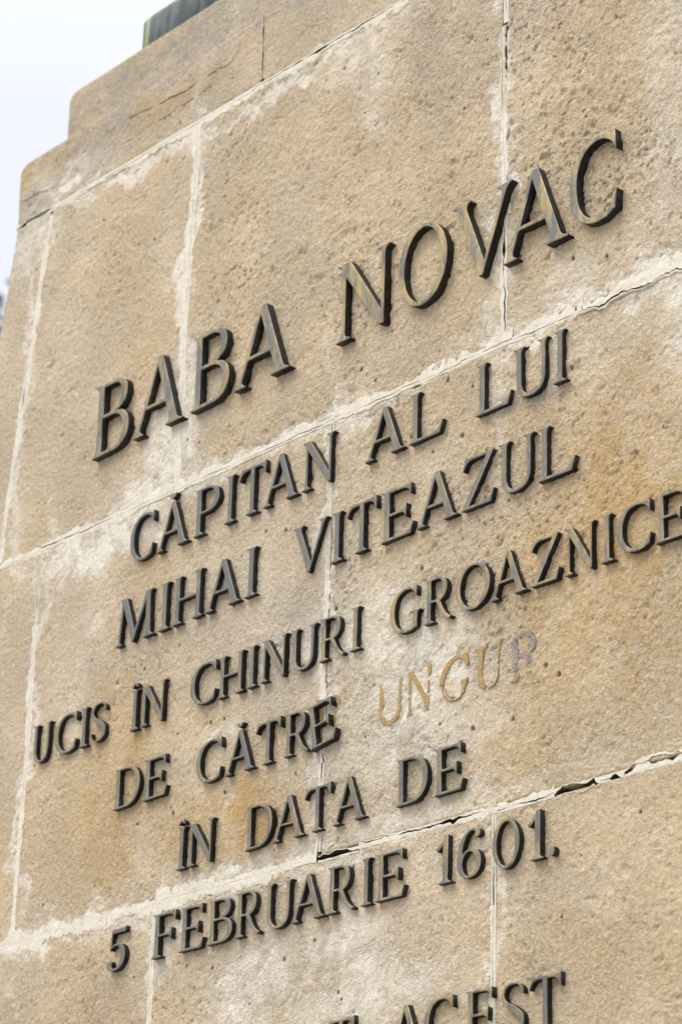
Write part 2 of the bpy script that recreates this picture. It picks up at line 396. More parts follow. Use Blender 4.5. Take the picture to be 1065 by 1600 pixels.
def stone_block(xl0, xl1, xr0, xr1, z0, z1, y=0.0, depth=0.40, cell=0.0015, corner=0.0, rough=1.0, label=None, tiltseed=0):
    """a block whose left edge runs from xl0 (bottom) to xl1 (top); drawing units in, metres out"""
    h = (z1 - z0) * S
    w = (max(xr0, xr1) - min(xl0, xl1)) * S
    nx, nz = max(2, int(w / cell)), max(2, int(h / cell))
    u, v = np.meshgrid(np.linspace(0, 1, nx + 1), np.linspace(0, 1, nz + 1))
    X = ((xl0 + (xl1 - xl0) * v) * (1 - u) + (xr0 + (xr1 - xr0) * v) * u) * S
    Z = EYE + (z0 + (z1 - z0) * v) * S
    # metric distance to the block's edges
    dl = X - (xl0 + (xl1 - xl0) * v) * S
    dr = (xr0 + (xr1 - xr0) * v) * S - X
    dbm = (v) * h; dt = (1 - v) * h
    de = np.minimum(np.minimum(dl, dr), np.minimum(dbm, dt))
    # rounded outer top corners
    inset = GAP
    X = X + np.where(u < .5, 1, -1) * inset * np.exp(-np.minimum(dl, dr) / 0.02)
    Z = Z + np.where(v < .5, 1, -1) * inset * np.exp(-np.minimum(dbm, dt) / 0.02)
    U, V = X / S, (Z - EYE) / S
    amp = rough * (0.75 + 0.6 * np.clip(vn(U * 6, V * 6, 5) + .5, 0, 1))
    wash = field(WASH, U, V)
    amp = amp * (1 - 0.55 * wash)
    hgt = 0.00062 * amp * fbm(X, Z, 0.0085, 11 + tiltseed, 3, .68) * 2
    crev = np.clip(fbm(X * .8 - Z * .3, Z, 0.0052, 141, 2, .7) - .47 + .42 * fbm(X, Z, .13, 151 + tiltseed, 3), 0, 1)
    hgt -= 0.0080 * amp ** 1.5 * crev
    hgt += 0.0012 * amp * np.clip(fbm(X, Z, 0.024, 161, 4, .65), -.12, .25)
    hgt += 0.0014 * fbm(X, Z, 0.16, 21 + tiltseed, 3, .5)
    chips = np.clip(fbm(X, Z, 0.024, 31, 4, .7) - .42, 0, 1)
    hgt -= 0.006 * chips * rough
    pit = np.zeros_like(X)
    for (hx, hz, r) in HOLES + EXTRA:
        r_ = r / 1000 * 0.8
        if hx * S < X.min() - .02 or hx * S > X.max() + .02: continue
        d = np.hypot(X - hx * S, (Z - (EYE + hz * S)) * .9)
        p = np.clip(1.25 - d / r_, 0, 1)
        pit = np.maximum(pit, p)
    if z1 > 2.95 and y == 0:
        wv, wu = V + .006 * fbm(X, Z, .03, 44, 3, .6), U
        for pl_, w_ in CRACKS:
            for a_, b_ in zip(pl_[:-1], pl_[1:]):
                d = seg_d(wu, wv, a_, b_) * S
                pit = np.maximum(pit, np.clip(1.2 - d / (.0012 * w_), 0, 1) * np.clip(fbm(X, Z, .03, 45, 2) * 2 + .8, 0, 1) * min(1, w_))
    hgt -= 0.004 * pit
    edge = np.clip(1 - de / (0.003 + 0.003 * np.clip(fbm(X, Z, 0.05, 71, 3) + .3, 0, 1)), 0, 1)
    hgt -= 0.0016 * edge ** 2
    Y = y - hgt
    if corner > 0:    # worn round outer top corners of the cornice stones, shaped in elevation
        R = corner * S
        for side in (-1, 1):
            dx = dl if side < 0 else dr
            inside = (dx < R) & (dt < R)
            ax, az = R - dx, R - dt
            rad = np.maximum(np.hypot(ax, az), 1e-6)
            m_ = np.maximum(ax, az)
            k = np.where(inside & (m_ > 0), m_ / rad, 1.0)
            outer = side < 0 and corner_side[0] or side > 0 and corner_side[1]
            if not outer: continue
            cxp = (X + (ax if side < 0 else -ax))
            czp = Z - (R - dt) * 1.0
            X = np.where(inside, (X + ax * (1 - k) if side < 0 else X - ax * (1 - k)), X)
            Z = np.where(inside, Z - az * (1 - k), Z)
    n = (nx + 1) * (nz + 1)
    co = np.stack([X.ravel(), Y.ravel(), Z.ravel()], 1)
    idx = np.arange(n).reshape(nz + 1, nx + 1)
    q = np.stack([idx[:-1, :-1], idx[:-1, 1:], idx[1:, 1:], idx[1:, :-1]], -1).reshape(-1, 4)
    ring = np.concatenate([idx[0, :-1], idx[:-1, -1], idx[-1, :0:-1], idx[:0:-1, 0]])
    back = co[ring].copy(); back[:, 1] = y + depth
    bidx = np.arange(len(ring)) + n
    co = np.vstack([co, back])
    r2, b2 = np.roll(ring, -1), np.roll(bidx, -1)
    allq = np.vstack([q, np.stack([r2, ring, bidx, b2], -1)])
    me = bpy.data.meshes.new("stone_block")
    me.vertices.add(len(co)); me.vertices.foreach_set('co', co.ravel())
    me.loops.add(allq.size); me.loops.foreach_set('vertex_index', allq.ravel().astype(np.int32))
    me.polygons.add(len(allq)); me.polygons.foreach_set('loop_start', np.arange(0, allq.size, 4, dtype=np.int32))
    me.update(calc_edges=True)
    st = np.zeros((len(co), 4)); st[:, 3] = 1
    st[:n, 0] = wash.ravel(); st[:n, 1] = field(OCHRE, U, V, 0.7, 60).ravel(); st[:n, 2] = field(GREY, U, V, 0.7, 80).ravel()
    a = me.attributes.new('stain', 'FLOAT_COLOR', 'POINT'); a.data.foreach_set('color', st.ravel())
    pv = np.zeros(len(co)); pv[:n] = pit.ravel()
    a = me.attributes.new('pit', 'FLOAT', 'POINT'); a.data.foreach_set('value', pv)
    sm = np.ones(len(me.polygons), dtype=bool); sm[len(q):] = False
    me.polygons.foreach_set('use_smooth', sm)
    me.materials.append(M_STONE)
    o = link(bpy.data.objects.new("stone_block", me))
    o.parent = ped
    o.matrix_parent_inverse = Matrix.Translation(-ped.location)
    if label: o['label'] = label
    return o

H0, H1, H2, H3, H4 = 2.930, 2.101, 1.266, 0.43, -0.41
corner_side = (False, False)
def EL(z): return -4.700 - max(0, 2.93 - z) * 0.155
def ER(z): return -7.15 - EL(z)
# lower courses, out of the picture
for (za, zb, js) in [(H4, H3, [-4.49, -3.575, -2.66]), (-1.25, H4, [-4.04, -3.11]), (-2.285, -1.25, [-4.49, -3.575, -2.66])]:
    es = [None] + js + [None]
    for a, b_ in zip(es[:-1], es[1:]):
        stone_block(EL(za) if a is None else a, EL(zb) if a is None else a, ER(za) if b_ is None else b_, ER(zb) if b_ is None else b_, za, zb, cell=0.02)
# third course
stone_block(EL(H3), EL(H2), -4.04, -4.04, H3, H2, rough=.7, tiltseed=7)
stone_block(-4.04, -4.04, -3.137, -3.137, H3, H2, rough=.9, tiltseed=14)
stone_block(-3.137, -3.137, ER(H3), ER(H2), H3, H2, rough=.75, tiltseed=21)
# second course
stone_block(EL(H2), EL(H1), -4.505, -4.505, H2, H1, rough=.6, tiltseed=28)
stone_block(-4.505, -4.505, -3.575, -3.575, H2, H1, rough=.75, tiltseed=35)
stone_block(-3.575, -3.575, -2.66, -2.66, H2, H1, rough=1.15, tiltseed=42)
stone_block(-2.66, -2.66, ER(H2), ER(H1), H2, H1, tiltseed=49)
# first course: corner stone, three fields, corner stone
stone_block(EL(H1), EL(H0), -4.665, -4.562, H1, H0, rough=.55, tiltseed=56)
stone_block(-4.665, -4.562, -4.048, -4.040, H1, H0, rough=.85, tiltseed=63)
stone_block(-4.048, -4.040, -3.124, -3.127, H1, H0, rough=1.1, tiltseed=70)
stone_block(-3.124, -3.127, -2.51, -2.60, H1, H0, rough=1.35, tiltseed=77)
stone_block(-2.51, -2.60, ER(H1), ER(H0), H1, H0, tiltseed=84)
# cornice course and the set-back top slab
ZC = 3.098
corner_side = (True, False)
stone_block(-4.703, -4.712, -3.834, -3.836, H0, ZC, corner=.035, rough=.6, tiltseed=91)
corner_side = (False, False)
stone_block(-3.834, -3.836, -3.317, -3.317, H0, ZC, rough=.6, tiltseed=98)
corner_side = (False, True)
stone_block(-3.317, -3.317, -2.44, -2.438, H0, ZC, corner=.035, tiltseed=105)
YS = 0.03
ks = (D0 + YS / S) / D0
corner_side = (True, True)
stone_block(-4.530 * ks, -4.533 * ks, -2.62 * ks, -2.62 * ks, (ZC - 0.01), 3.212 * ks, y=YS, corner=.03, rough=.5, depth=.7, tiltseed=112)
# rubble core behind the facing stones
def box_mesh(name, x0, x1, y0, y1, z0, z1, mat, bevel=0.0, seg=2):
    bm = bmesh.new()
    bmesh.ops.create_cube(bm, size=1)
    for v in bm.verts:
        v.co = Vector(((x0 + x1) / 2 + v.co.x * (x1 - x0), (y0 + y1) / 2 + v.co.y * (y1 - y0), (z0 + z1) / 2 + v.co.z * (z1 - z0)))
    if bevel: bmesh.ops.bevel(bm, geom=bm.edges[:], offset=bevel, segments=seg, profile=.5, affect='EDGES')
    me = bpy.data.meshes.new(name); bm.to_mesh(me); bm.free()
    me.materials.append(mat)
    return link(bpy.data.objects.new(name, me))
core = box_mesh("core", -4.66 * S, -2.49 * S, 0.09, 1.15, 0.0, EYE + 3.06 * S, M_DARK)
core.parent = ped; core.matrix_parent_inverse = Matrix.Translation(-ped.location)
back = box_mesh("back_facing", -4.69 * S, -2.46 * S, 0.41, 1.2, 0.0, EYE + 3.09 * S, M_STONE)
back.parent = ped; back.matrix_parent_inverse = Matrix.Translation(-ped.location)

# ------------------------------------------------------------------ mortar
def mortar(p0, p1, up, dn, seed, crack=None, wob=0.0014, step=0.0022, mat=None, thick=0.00045, taper_ends=False, shift=0.0, side='both', jag=1.0):
    """two feathered lips of mortar that meet at a crack running along a joint.
       p0,p1 drawing units; up/dn = reach of the mortar each side (m), numbers or [(t,val),...]; crack = [(t,width)...]"""
    a, b_ = np.array(W(*p0)), np.array(W(*p1))
    L = np.linalg.norm(b_ - a)
    n = int(L / step)
    t = np.linspace(0, 1, n + 1)
    d = (b_ - a) / L; nrm = np.array([-d[1], d[0]])
    s = t * L
    def f(v):
        if isinstance(v, (int, float)): return np.full_like(t, v)
        v = np.array(v); return np.interp(t, v[:, 0], v[:, 1])
    z = np.zeros_like(s)
    line = shift + wob * (fbm(s, z, 0.16, seed, 2, .6) + 1.3 * fbm(s, z + 2, 0.022, seed + 1, 4, .65))
    # short brittle jogs
    line = line + wob * .9 * np.sign(fbm(s, z + 3, 0.07, seed + 4, 2)) * (fbm(s, z + 9, 0.2, seed + 2, 1) > 0)
    cw = f(crack) if crack is not None else np.full_like(t, 0.0004)
    cw = cw * np.clip(0.7 + 1.3 * fbm(s, z + 5, 0.03, seed + 6, 3), 0.12, 2)
    objs = []
    for sgn, reach in ((1, f(up)), (-1, f(dn))):
        if side == 'up' and sgn < 0 or side == 'dn' and sgn > 0: continue
        rr = reach * np.clip(1 + jag * 1.1 * fbm(s, z + 20 * sgn, 0.05, seed + 8, 5, .75), .12, 2.4)
        rr = np.maximum(rr, np.maximum(cw * .5 + 0.0012, 0.0046 - sgn * line))
        inner = line + sgn * cw * .5
        outer = line + sgn * rr
        rows = []
        th = thick * (1 + .6 * fbm(s, z + 7 * sgn, 0.05, seed + 3, 3))
        prof = [(0.0, 'deep'), (0.0, 1.0), (0.5, 1.0), (0.86, .8), (1.0, -2.6)]
        for k, (w_, hh) in enumerate(prof):
            off = inner + (outer - inner) * w_
            P = a[None] + d[None] * s[:, None] + nrm[None] * off[:, None]
            lump = .0007 * fbm(P[:, 0], P[:, 1], 0.012, 91, 2)
            y = np.full_like(s, 0.030) if hh == 'deep' else -(th * hh + (lump if hh > 0 else 0))
            rows.append(np.stack([P[:, 0], y, P[:, 1]], 1))
        co = np.concatenate(rows)
        m_ = n + 1
        fc = []
        for k in range(len(prof) - 1):
            i = np.arange(n) + k * m_
            qd = np.stack([i, i + 1, i + 1 + m_, i + m_], 1) if sgn > 0 else np.stack([i + m_, i + 1 + m_, i + 1, i], 1)
            fc.append(qd)
        fc = np.concatenate(fc)
        me = bpy.data.meshes.new("mortar_lip")
        me.from_pydata(co.tolist(), [], fc.tolist())
        me.materials.append(mat or M_MORTAR); me.materials.append(M_DARK)
        mi = np.zeros(len(me.polygons), dtype=np.int32); mi[:n] = 1  # the mortar's crack walls are coloured dark so gaps look shadowed
        me.polygons.foreach_set('material_index', mi)
        o = link(bpy.data.objects.new("mortar_lip", me))
        o.parent = ped; o.matrix_parent_inverse = Matrix.Translation(-ped.location)
        objs.append(o)
    return objs

mm = 0.001
# bed joint under the cornice
mortar((-4.70, H0), (-3.83, H0), 3 * mm, [(0, 1 * mm), (.2, 4 * mm), (.5, 9 * mm), (1, 8 * mm)], 1, [(0, 1 * mm), (.04, 6 * mm), (.13, 6 * mm), (.16, .6 * mm), (.4, 1.1 * mm), (.7, .5 * mm), (1, .8 * mm)])
mortar((-3.83, H0), (-2.45, H0), 3 * mm, 10 * mm, 2, [(0, 2.4 * mm), (.12, 3 * mm), (.3, 1.5 * mm), (1, 1 * mm)])
# bed joint between first and second course
mortar((-4.85, H1), (-4.505, H1), 7 * mm, 6 * mm, 3, .5 * mm)
mortar((-4.505, H1), (-4.02, H1), [(0, 4 * mm), (.5, 9 * mm), (1, 14 * mm)], [(0, 5 * mm), (.5, 8 * mm), (1, 5 * mm)], 4, [(0, 2.2 * mm), (.35, 1.4 * mm), (.8, .3 * mm), (1, .3 * mm)])
mortar((-4.02, H1), (-3.57, H1), 10 * mm, 4 * mm, 5, 1.1 * mm)
mortar((-3.57, H1), (-3.10, H1), 10 * mm, 5 * mm, 6, .9 * mm, wob=.0012)
mortar((-3.10, H1 - .002), (-2.95, H1 - .003), 9 * mm, 4 * mm, 7, [(0, .8 * mm), (.7, 1 * mm), (.9, 4 * mm), (1, 1 * mm)], wob=.001)
mortar((-2.95, H1 - .006), (-2.66, H1 - .004), [(0, 20 * mm), (.5, 19 * mm), (.8, 22 * mm), (1, 16 * mm)], 3 * mm, 8, [(0, 1.5 * mm), (.2, 2 * mm), (.5, 3.2 * mm), (.8, 2 * mm), (1, 2 * mm)], wob=.004, thick=.0026)
mortar((-2.66, H1), (-2.40, H1), 10 * mm, 10 * mm, 9, 1 * mm)
# bed joint between second and third course
mortar((-4.85, H2), (-4.04, H2), 10 * mm, 12 * mm, 10, .1 * mm, jag=1.4)
mortar((-4.04, H2), (-3.58, H2), [(0, 14 * mm), (1, 6 * mm)], [(0, 16 * mm), (1, 6 * mm)], 11, .25 * mm)
mortar((-3.575, H2 - .004), (-3.47, H2 - .004), 2 * mm, 3 * mm, 12, [(0, 3 * mm), (.1, 7 * mm), (.9, 6 * mm), (1, 2 * mm)], wob=.001)
mortar((-3.47, H2), (-3.13, H2 - .002), 3 * mm, [(0, 9 * mm), (.4, 5 * mm), (1, 6 * mm)], 13, [(0, 1.2 * mm), (.2, 2.5 * mm), (.5, 2 * mm), (.63, 6 * mm), (.7, 6 * mm), (.76, 1.5 * mm), (1, 2.2 * mm)], wob=.0028)
mortar((-3.13, H2 - .002), (-3.00, H2 - .003), 9 * mm, 3 * mm, 14, 1.3 * mm, wob=.002)
mortar((-3.00, H2), (-2.66, H2 - .002), 5 * mm, 3 * mm, 15, [(0, 2 * mm), (.02, 7 * mm), (.26, 9 * mm), (.29, 1 * mm), (.36, 1 * mm), (.38, 7 * mm), (.50, 6 * mm), (.53, 1 * mm), (.60, 1.2 * mm), (.62, 6 * mm), (.78, 7 * mm), (.8, 1 * mm), (1, 2 * mm)], wob=.004)
mortar((-2.66, H2), (-2.35, H2), 6 * mm, 6 * mm, 16, 2 * mm)
# upright joints of the cornice and first course
mortar((-3.834, H0 + .012), (-3.836, ZC - .005), 3.4 * mm, 3.4 * mm, 20, 2.8 * mm, wob=.0006, mat=M_STONE)
mortar((-4.048, H1 + .010), (-4.040, H0 - .006), 11 * mm, 7 * mm, 21, [(0, .2 * mm), (.6, .5 * mm), (1, .9 * mm)], wob=.0012, jag=.7)
mortar((-4.664, H1 + .01), (-4.563, H0 - .015), 5 * mm, 8 * mm, 22, [(0, .8 * mm), (.25, .2 * mm), (.42, .5 * mm), (.47, 2.5 * mm), (.5, .3 * mm), (1, .3 * mm)], wob=.001)
mortar((-3.124, H1 + .25), (-3.1265, H1 + .46), 5 * mm, 7 * mm, 23, .5 * mm, wob=.001)
mortar((-3.129, H1 + .46), (-3.133, H1 + .645), 2.5 * mm, 9 * mm, 24, .8 * mm, wob=.0006, mat=M_MORTAR2)
mortar((-3.122, H1 + .65), (-3.124, H0 - .015), 7 * mm, 3.5 * mm, 25, .8 * mm, wob=.0006)
mortar((-3.121, H1 + .012), (-3.121, H1 + .25), 7 * mm, 2.5 * mm, 26, [(0, 1.4 * mm), (.2, 2 * mm), (.5, 3.6 * mm), (.65, 2 * mm), (.7, 5 * mm), (.8, 2.5 * mm), (1, 2.0 * mm)], wob=.0018)
mortar((-2.51, H1 + .01), (-2.60, H0 - .01), 8 * mm, 8 * mm, 27, .4 * mm)
# second course
mortar((-4.505, H2 + .01), (-4.503, H1 - .17), 7 * mm, 5 * mm, 30, [(0, .2 * mm), (1, .7 * mm)], wob=.001)
mortar((-4.505, H1 - .17), (-4.503, H1 - .006), 3 * mm, 4 * mm, 31, [(0, .6 * mm), (.3, 2 * mm), (.9, 1.6 * mm), (1, .6 * mm)], wob=.0005, mat=M_MORTAR2)
mortar((-3.577, H1 - .32), (-3.575, H1 - .006), 6 * mm, 4 * mm, 32, [(0, .5 * mm), (.5, .3 * mm), (1, .9 * mm)], wob=.0012, mat=M_MORTAR2)
mortar((-3.580, H1 - .555), (-3.577, H1 - .32), 5 * mm, 5 * mm, 33, .45 * mm, wob=.0015)
mortar((-3.574, H1 - .70), (-3.577, H1 - .555), 7 * mm, 3 * mm, 34, [(0, .7 * mm), (.2, 3 * mm), (.4, .8 * mm), (.8, .9 * mm), (1, 3 * mm)], wob=.002)
mortar((-3.577, H2 + .01), (-3.575, H1 - .70), 6 * mm, 2 * mm, 35, [(0, 1.5 * mm), (.3, .3 * mm), (1, .6 * mm)], wob=.0015)
mortar((-2.66, H2 + .01), (-2.66, H1 - .01), 6 * mm, 6 * mm, 36, 1 * mm)
# third course
mortar((-4.042, H3), (-4.040, H2 - .006), 3.5 * mm, 4 * mm, 40, .5 * mm, wob=.0005)
mortar((-3.137, H2 - .16), (-3.137, H2 - .008), 2 * mm, 1.6 * mm, 41, [(0, 2 * mm), (.5, 1.4 * mm), (1, .7 * mm)], wob=.0008, mat=M_MORTAR2)
mortar((-3.137, H3), (-3.137, H2 - .16), 6 * mm, 2 * mm, 42, .6 * mm, wob=.0008)

# ------------------------------------------------------------------ statue plinth on top
YP = 0.10
kp = (D0 + YP / S) / D0
bm = bmesh.new()
bmesh.ops.create_cube(bm, size=1)
px0, px1 = -4.276 * kp * S, -2.90 * kp * S
pz0, pz1 = EYE + 3.205 * ks * S, EYE + 3.292 * kp * S
for v in bm.verts:
    top = v.co.z > 0
    v.co = Vector(((px0 if v.co.x < 0 else px1), YP if v.co.y < 0 else 0.95, pz1 if top else pz0))
bmesh.ops.bevel(bm, geom=[e_ for e_ in bm.edges if abs(e_.verts[0].co.z - e_.verts[1].co.z) > .01 or min(e_.verts[0].co.z, e_.verts[1].co.z) > pz1 - .001], offset=0.018, segments=4, profile=.5, affect='EDGES')
for v in bm.verts: v.co -= Vector((px0, YP, pz0))
me = bpy.data.meshes.new("bronze_plinth"); bm.to_mesh(me); bm.free()
for p in me.polygons: p.use_smooth = True
me.materials.append(M_PATINA)
pl = link(bpy.data.objects.new("bronze_plinth", me)); pl.location = (px0, YP, pz0)
tag(pl, "green patinated bronze statue plinth with rounded corner on top of the pedestal", "plinth")

# ------------------------------------------------------------------ glyph outlines (cap height = 1)
def bz(p0, p1, p2, p3, n=9):
    r = []
    for i in range(1, n + 1):
        t = i / n; u = 1 - t
        r.append((u**3 * p0[0] + 3*u*u*t * p1[0] + 3*u*t*t * p2[0] + t**3 * p3[0], u**3 * p0[1] + 3*u*u*t * p1[1] + 3*u*t*t * p2[1] + t**3 * p3[1]))
    return r
def path(*items):
    """tuples of 2 = point, of 4 = quadratic, of 6 = cubic"""
    out = []
    for it in items:
        if isinstance(it, list):
            out += it; continue
        if len(it) == 2: out.append(it)
        elif len(it) == 4:
            p0 = out[-1]; c = (it[0], it[1]); p3 = (it[2], it[3])
            out += bz(p0, (p0[0] + 2/3*(c[0]-p0[0]), p0[1] + 2/3*(c[1]-p0[1])), (p3[0] + 2/3*(c[0]-p3[0]), p3[1] + 2/3*(c[1]-p3[1])), p3, 4)
        else: out += bz(out[-1], it[0:2], it[2:4], it[4:6])
    return out
def foot(xl, xr, el=.10, er=.10):
    return path((xl, .11), (xl, .055, xl - el, .048), (xl - el, 0), (xr + er, 0), (xr + er, .048), (xr, .055, xr, .11))
def head(xr, xl, er=.08, el=.085):
    return path((xr, .87), (xr, .945, xr + er * .6, .955), (xr + er, 1.0), (xl - el, 1.0), (xl - el, .965), (xl, .945, xl, .86))
def ell(cx, cy, rx, ry, n=36):
    return [(cx + rx * math.cos(2*math.pi*i/n), cy + ry * math.sin(2*math.pi*i/n)) for i in range(n)]
SP = [(-.0, 1.0), (0, .965)]
def lspur(x=.08): return path((0, 1), (0, .965), (x, .945, x, .86))
def lfoot(x=.08): return path((x, .12), (x, .05, 0, .04), (0, 0))

G = {}
G['I'] = [foot(.105, .255, .105, .105) + head(.255, .105)]
G['H'] = [foot(.09, .24, .09, .09) + [(.24, .465), (.76, .465)] + foot(.76, .91, .09, .09) + head(.91, .76, .08, .08) + [(.76, .54), (.24, .54)] + head(.24, .09, .08, .085)]
G['A'] = [path((0, 0), (.25, 0), (.25, .045), (.165, .055, .185, .11), (.27, .32), (.664, .32), (.745, .11), (.762, .055, .68, .045), (.68, 0), (1.05, 0), (1.05, .045), (.955, .055, .932, .11), (.575, 1.0), (.455, 1.0), (.105, .11), (.085, .055, 0, .045)),
          [(.302, .395), (.636, .395), (.472, .83)]]
G['B'] = [path(lfoot(), (.42, 0), (.68, 0, .80, .12, .80, .29), (.80, .43, .70, .53, .56, .553), (.68, .59, .73, .67, .73, .77), (.73, .92, .62, 1.0, .42, 1.0), lspur()),
          path((.22, .075), (.42, .075), (.57, .075, .64, .17, .64, .285), (.64, .41, .56, .50, .40, .50), (.22, .50)),
          path((.22, .575), (.38, .575), (.51, .575, .58, .66, .58, .76), (.58, .88, .51, .925, .40, .925), (.22, .925))]
G['P'] = [path(foot(.08, .23, .08, .11), (.23, .43), (.42, .43), (.66, .43, .78, .55, .78, .715), (.78, .89, .64, 1.0, .42, 1.0), lspur()),
          path((.23, .505), (.41, .505), (.55, .505, .62, .60, .62, .715), (.62, .86, .54, .925, .41, .925), (.23, .925))]
G['R'] = [path(foot(.08, .23, .08, .10), (.23, .44), (.37, .44), (.47, .30, .52, .08, .80, -.02), (.90, .05), (.70, .10, .62, .28, .53, .45), (.67, .49, .74, .60, .74, .73), (.74, .90, .62, 1.0, .42, 1.0), lspur()),
          path((.23, .515), (.40, .515), (.53, .52, .585, .61, .585, .73), (.585, .87, .51, .925, .40, .925), (.23, .925))]
G['D'] = [path(lfoot(), (.42, 0), (.78, 0, .95, .24, .95, .51), (.95, .82, .76, 1.0, .40, 1.0), lspur()),
          path((.225, .075), (.40, .075), (.66, .075, .79, .26, .79, .50), (.79, .77, .64, .925, .38, .925), (.225, .925))]
G['E'] = [path(lfoot(), (.75, 0), (.82, .25), (.775, .25), (.74, .12, .68, .08, .54, .078), (.23, .078), (.23, .465), (.48, .465), (.56, .465, .59, .43, .59, .36), (.64, .36), (.64, .64), (.59, .64), (.59, .57, .56, .54, .48, .54), (.23, .54), (.23, .922), (.50, .922), (.64, .922, .69, .87, .71, .77), (.755, .77), (.735, 1.02), (.70, 1.0), lspur())]
G['F'] = [path(foot(.08, .23, .08, .11), (.23, .465), (.48, .465), (.56, .465, .59, .43, .59, .36), (.64, .36), (.64, .64), (.59, .64), (.59, .57, .56, .54, .48, .54), (.23, .54), (.23, .922), (.50, .922), (.64, .922, .69, .87, .71, .77), (.76, .77), (.74, 1.03), (.70, 1.0), lspur())]
G['L'] = [path(lfoot(), (.84, 0), (.93, .28), (.88, .28), (.82, .14, .76, .085, .60, .08), (.235, .08), head(.235, .085))]
G['T'] = [path(foot(.365, .515, .105, .105), (.515, .92), (.62, .92), (.74, .92, .79, .86, .825, .745), (.88, .745), (.86, 1.04), (.80, 1.0), (.06, 1.0), (0, .75), (.05, .75), (.09, .87, .14, .92, .26, .92), (.365, .92))]
G['U'] = [path((.08, .86), (.08, .32), (.08, .10, .22, -.012, .45, -.012), (.70, -.012, .83, .12, .83, .34), (.83, .87), (.83, .945, .89, .955), (.92, 1.0), (.62, 1.0), (.62, .965), (.715, .945, .715, .87), (.715, .34), (.715, .17, .62, .07, .47, .07), (.31, .07, .23, .17, .23, .34), (.23, .87), (.23, .945, .29, .955), (.32, 1.0), (0, 1.0), (0, .965), (.08, .945, .08, .86))]
G['V'] = [path((0, 1), (0, .965), (.075, .945, .10, .87), (.445, 0), (.525, 0), (.885, .87), (.92, .945, .97, .955), (1, 1), (.71, 1), (.71, .965), (.80, .945, .785, .87), (.535, .22), (.275, .87), (.255, .945, .31, .955), (.34, 1))]
G['N'] = [path(foot(.10, .19, .10, .10), (.19, .76), (.79, 0), (.90, 0), (.90, .87), (.90, .945, .96, .955), (1.0, 1.0), (.72, 1.0), (.72, .965), (.81, .945, .81, .87), (.81, .25), (.26, 1.0), (0, 1.0), (0, .965), (.10, .945, .10, .86))]
G['M'] = [path((0, 0), (.23, 0), (.23, .045), (.15, .055, .155, .11), (.222, .76), (.53, 0), (.60, 0), (.965, .74), (.985, .11), (.985, .055, .90, .045), (.90, 0), (1.28, 0), (1.28, .045), (1.17, .055, 1.165, .11), (1.125, .88), (1.13, .95, 1.17, .96), (1.20, 1.0), (.96, 1.0), (.62, .26), (.32, 1.0), (.08, 1.0), (.08, .965), (.145, .95, .140, .88), (.075, .11), (.07, .055, 0, .045))]
G['Z'] = [path((0, 0), (.76, 0), (.84, .27), (.79, .27), (.74, .14, .69, .085, .56, .08), (.205, .08), (.82, 1.0), (.06, 1.0), (0, .74), (.05, .74), (.10, .87, .17, .92, .31, .92), (.595, .92), (0, .03))]
G['C'] = [path((.79, 1.03), (.74, .965), (.68, 1.0, .60, 1.015, .50, 1.01), (.20, 1.0, 0, .80, 0, .49), (0, .18, .20, -.012, .48, -.012), (.60, -.012, .68, .01, .745, .055), (.785, .055), (.82, .31), (.78, .31), (.74, .17, .66, .07, .50, .07), (.31, .07, .155, .22, .155, .50), (.155, .80, .31, .93, .49, .93), (.64, .93, .73, .86, .775, .74), (.82, .74))]
G['G'] = [path((.76, 1.02), (.72, .965), (.66, 1.0, .58, 1.015, .49, 1.01), (.20, 1.0, 0, .80, 0, .49), (0, .18, .20, -.012, .48, -.012), (.60, -.012, .72, .02, .80, .06), (.80, .33), (.80, .395, .86, .405), (.86, .45), (.56, .45), (.56, .405), (.655, .395, .655, .33), (.655, .10), (.60, .075, .56, .07, .50, .07), (.31, .07, .155, .22, .155, .50), (.155, .80, .31, .93, .49, .93), (.62, .93, .70, .86, .74, .74), (.785, .74))]
G['O'] = [ell(.44, .5, .44, .515), ell(.44, .5, .30, .435)]
G['0'] = [ell(.34, .5, .34, .515), ell(.34, .5, .215, .43)]
G['1'] = [path((.185, .11), (.185, .055, .06, .048), (.06, 0), (.42, 0), (.42, .048), (.335, .055, .335, .11), (.335, 1.01), (.24, 1.01), (.18, .90, .10, .80, 0, .75), (.03, .67), (.09, .68, .14, .72, .185, .78))]
G['.'] = [ell(.1, .1, .1, .1, 20)]
G['6'] = [path((.55, .79), (.63, .85, .60, .98, .45, 1.01), (.30, 1.03, 0, .86, 0, .38), (0, .12, .13, -.02, .31, -.02), (.50, -.02, .62, .12, .62, .30), (.62, .48, .50, .60, .35, .60), (.26, .60, .20, .565, .155, .51), (.17, .74, .27, .935, .40, .93), (.46, .925, .455, .89, .435, .86), (.43, .78, .50, .76, .55, .79)),
          ell(.315, .285, .155, .235, 26)]
G['5'] = [path((.14, .98), (.08, .47), (.12, .47), (.16, .53, .23, .555, .29, .555), (.40, .555, .445, .44, .445, .30), (.445, .14, .36, .055, .26, .055), (.20, .055, .18, .10, .18, .13), (.22, .19, .15, .27, .08, .25), (0, .22, -.02, .10, .06, .03), (.12, -.02, .2, -.025, .27, -.025), (.46, -.025, .60, .12, .60, .32), (.60, .52, .48, .635, .32, .635), (.24, .635, .18, .62, .145, .585), (.18, .85), (.57, .85), (.60, 1.02), (.555, .98))]
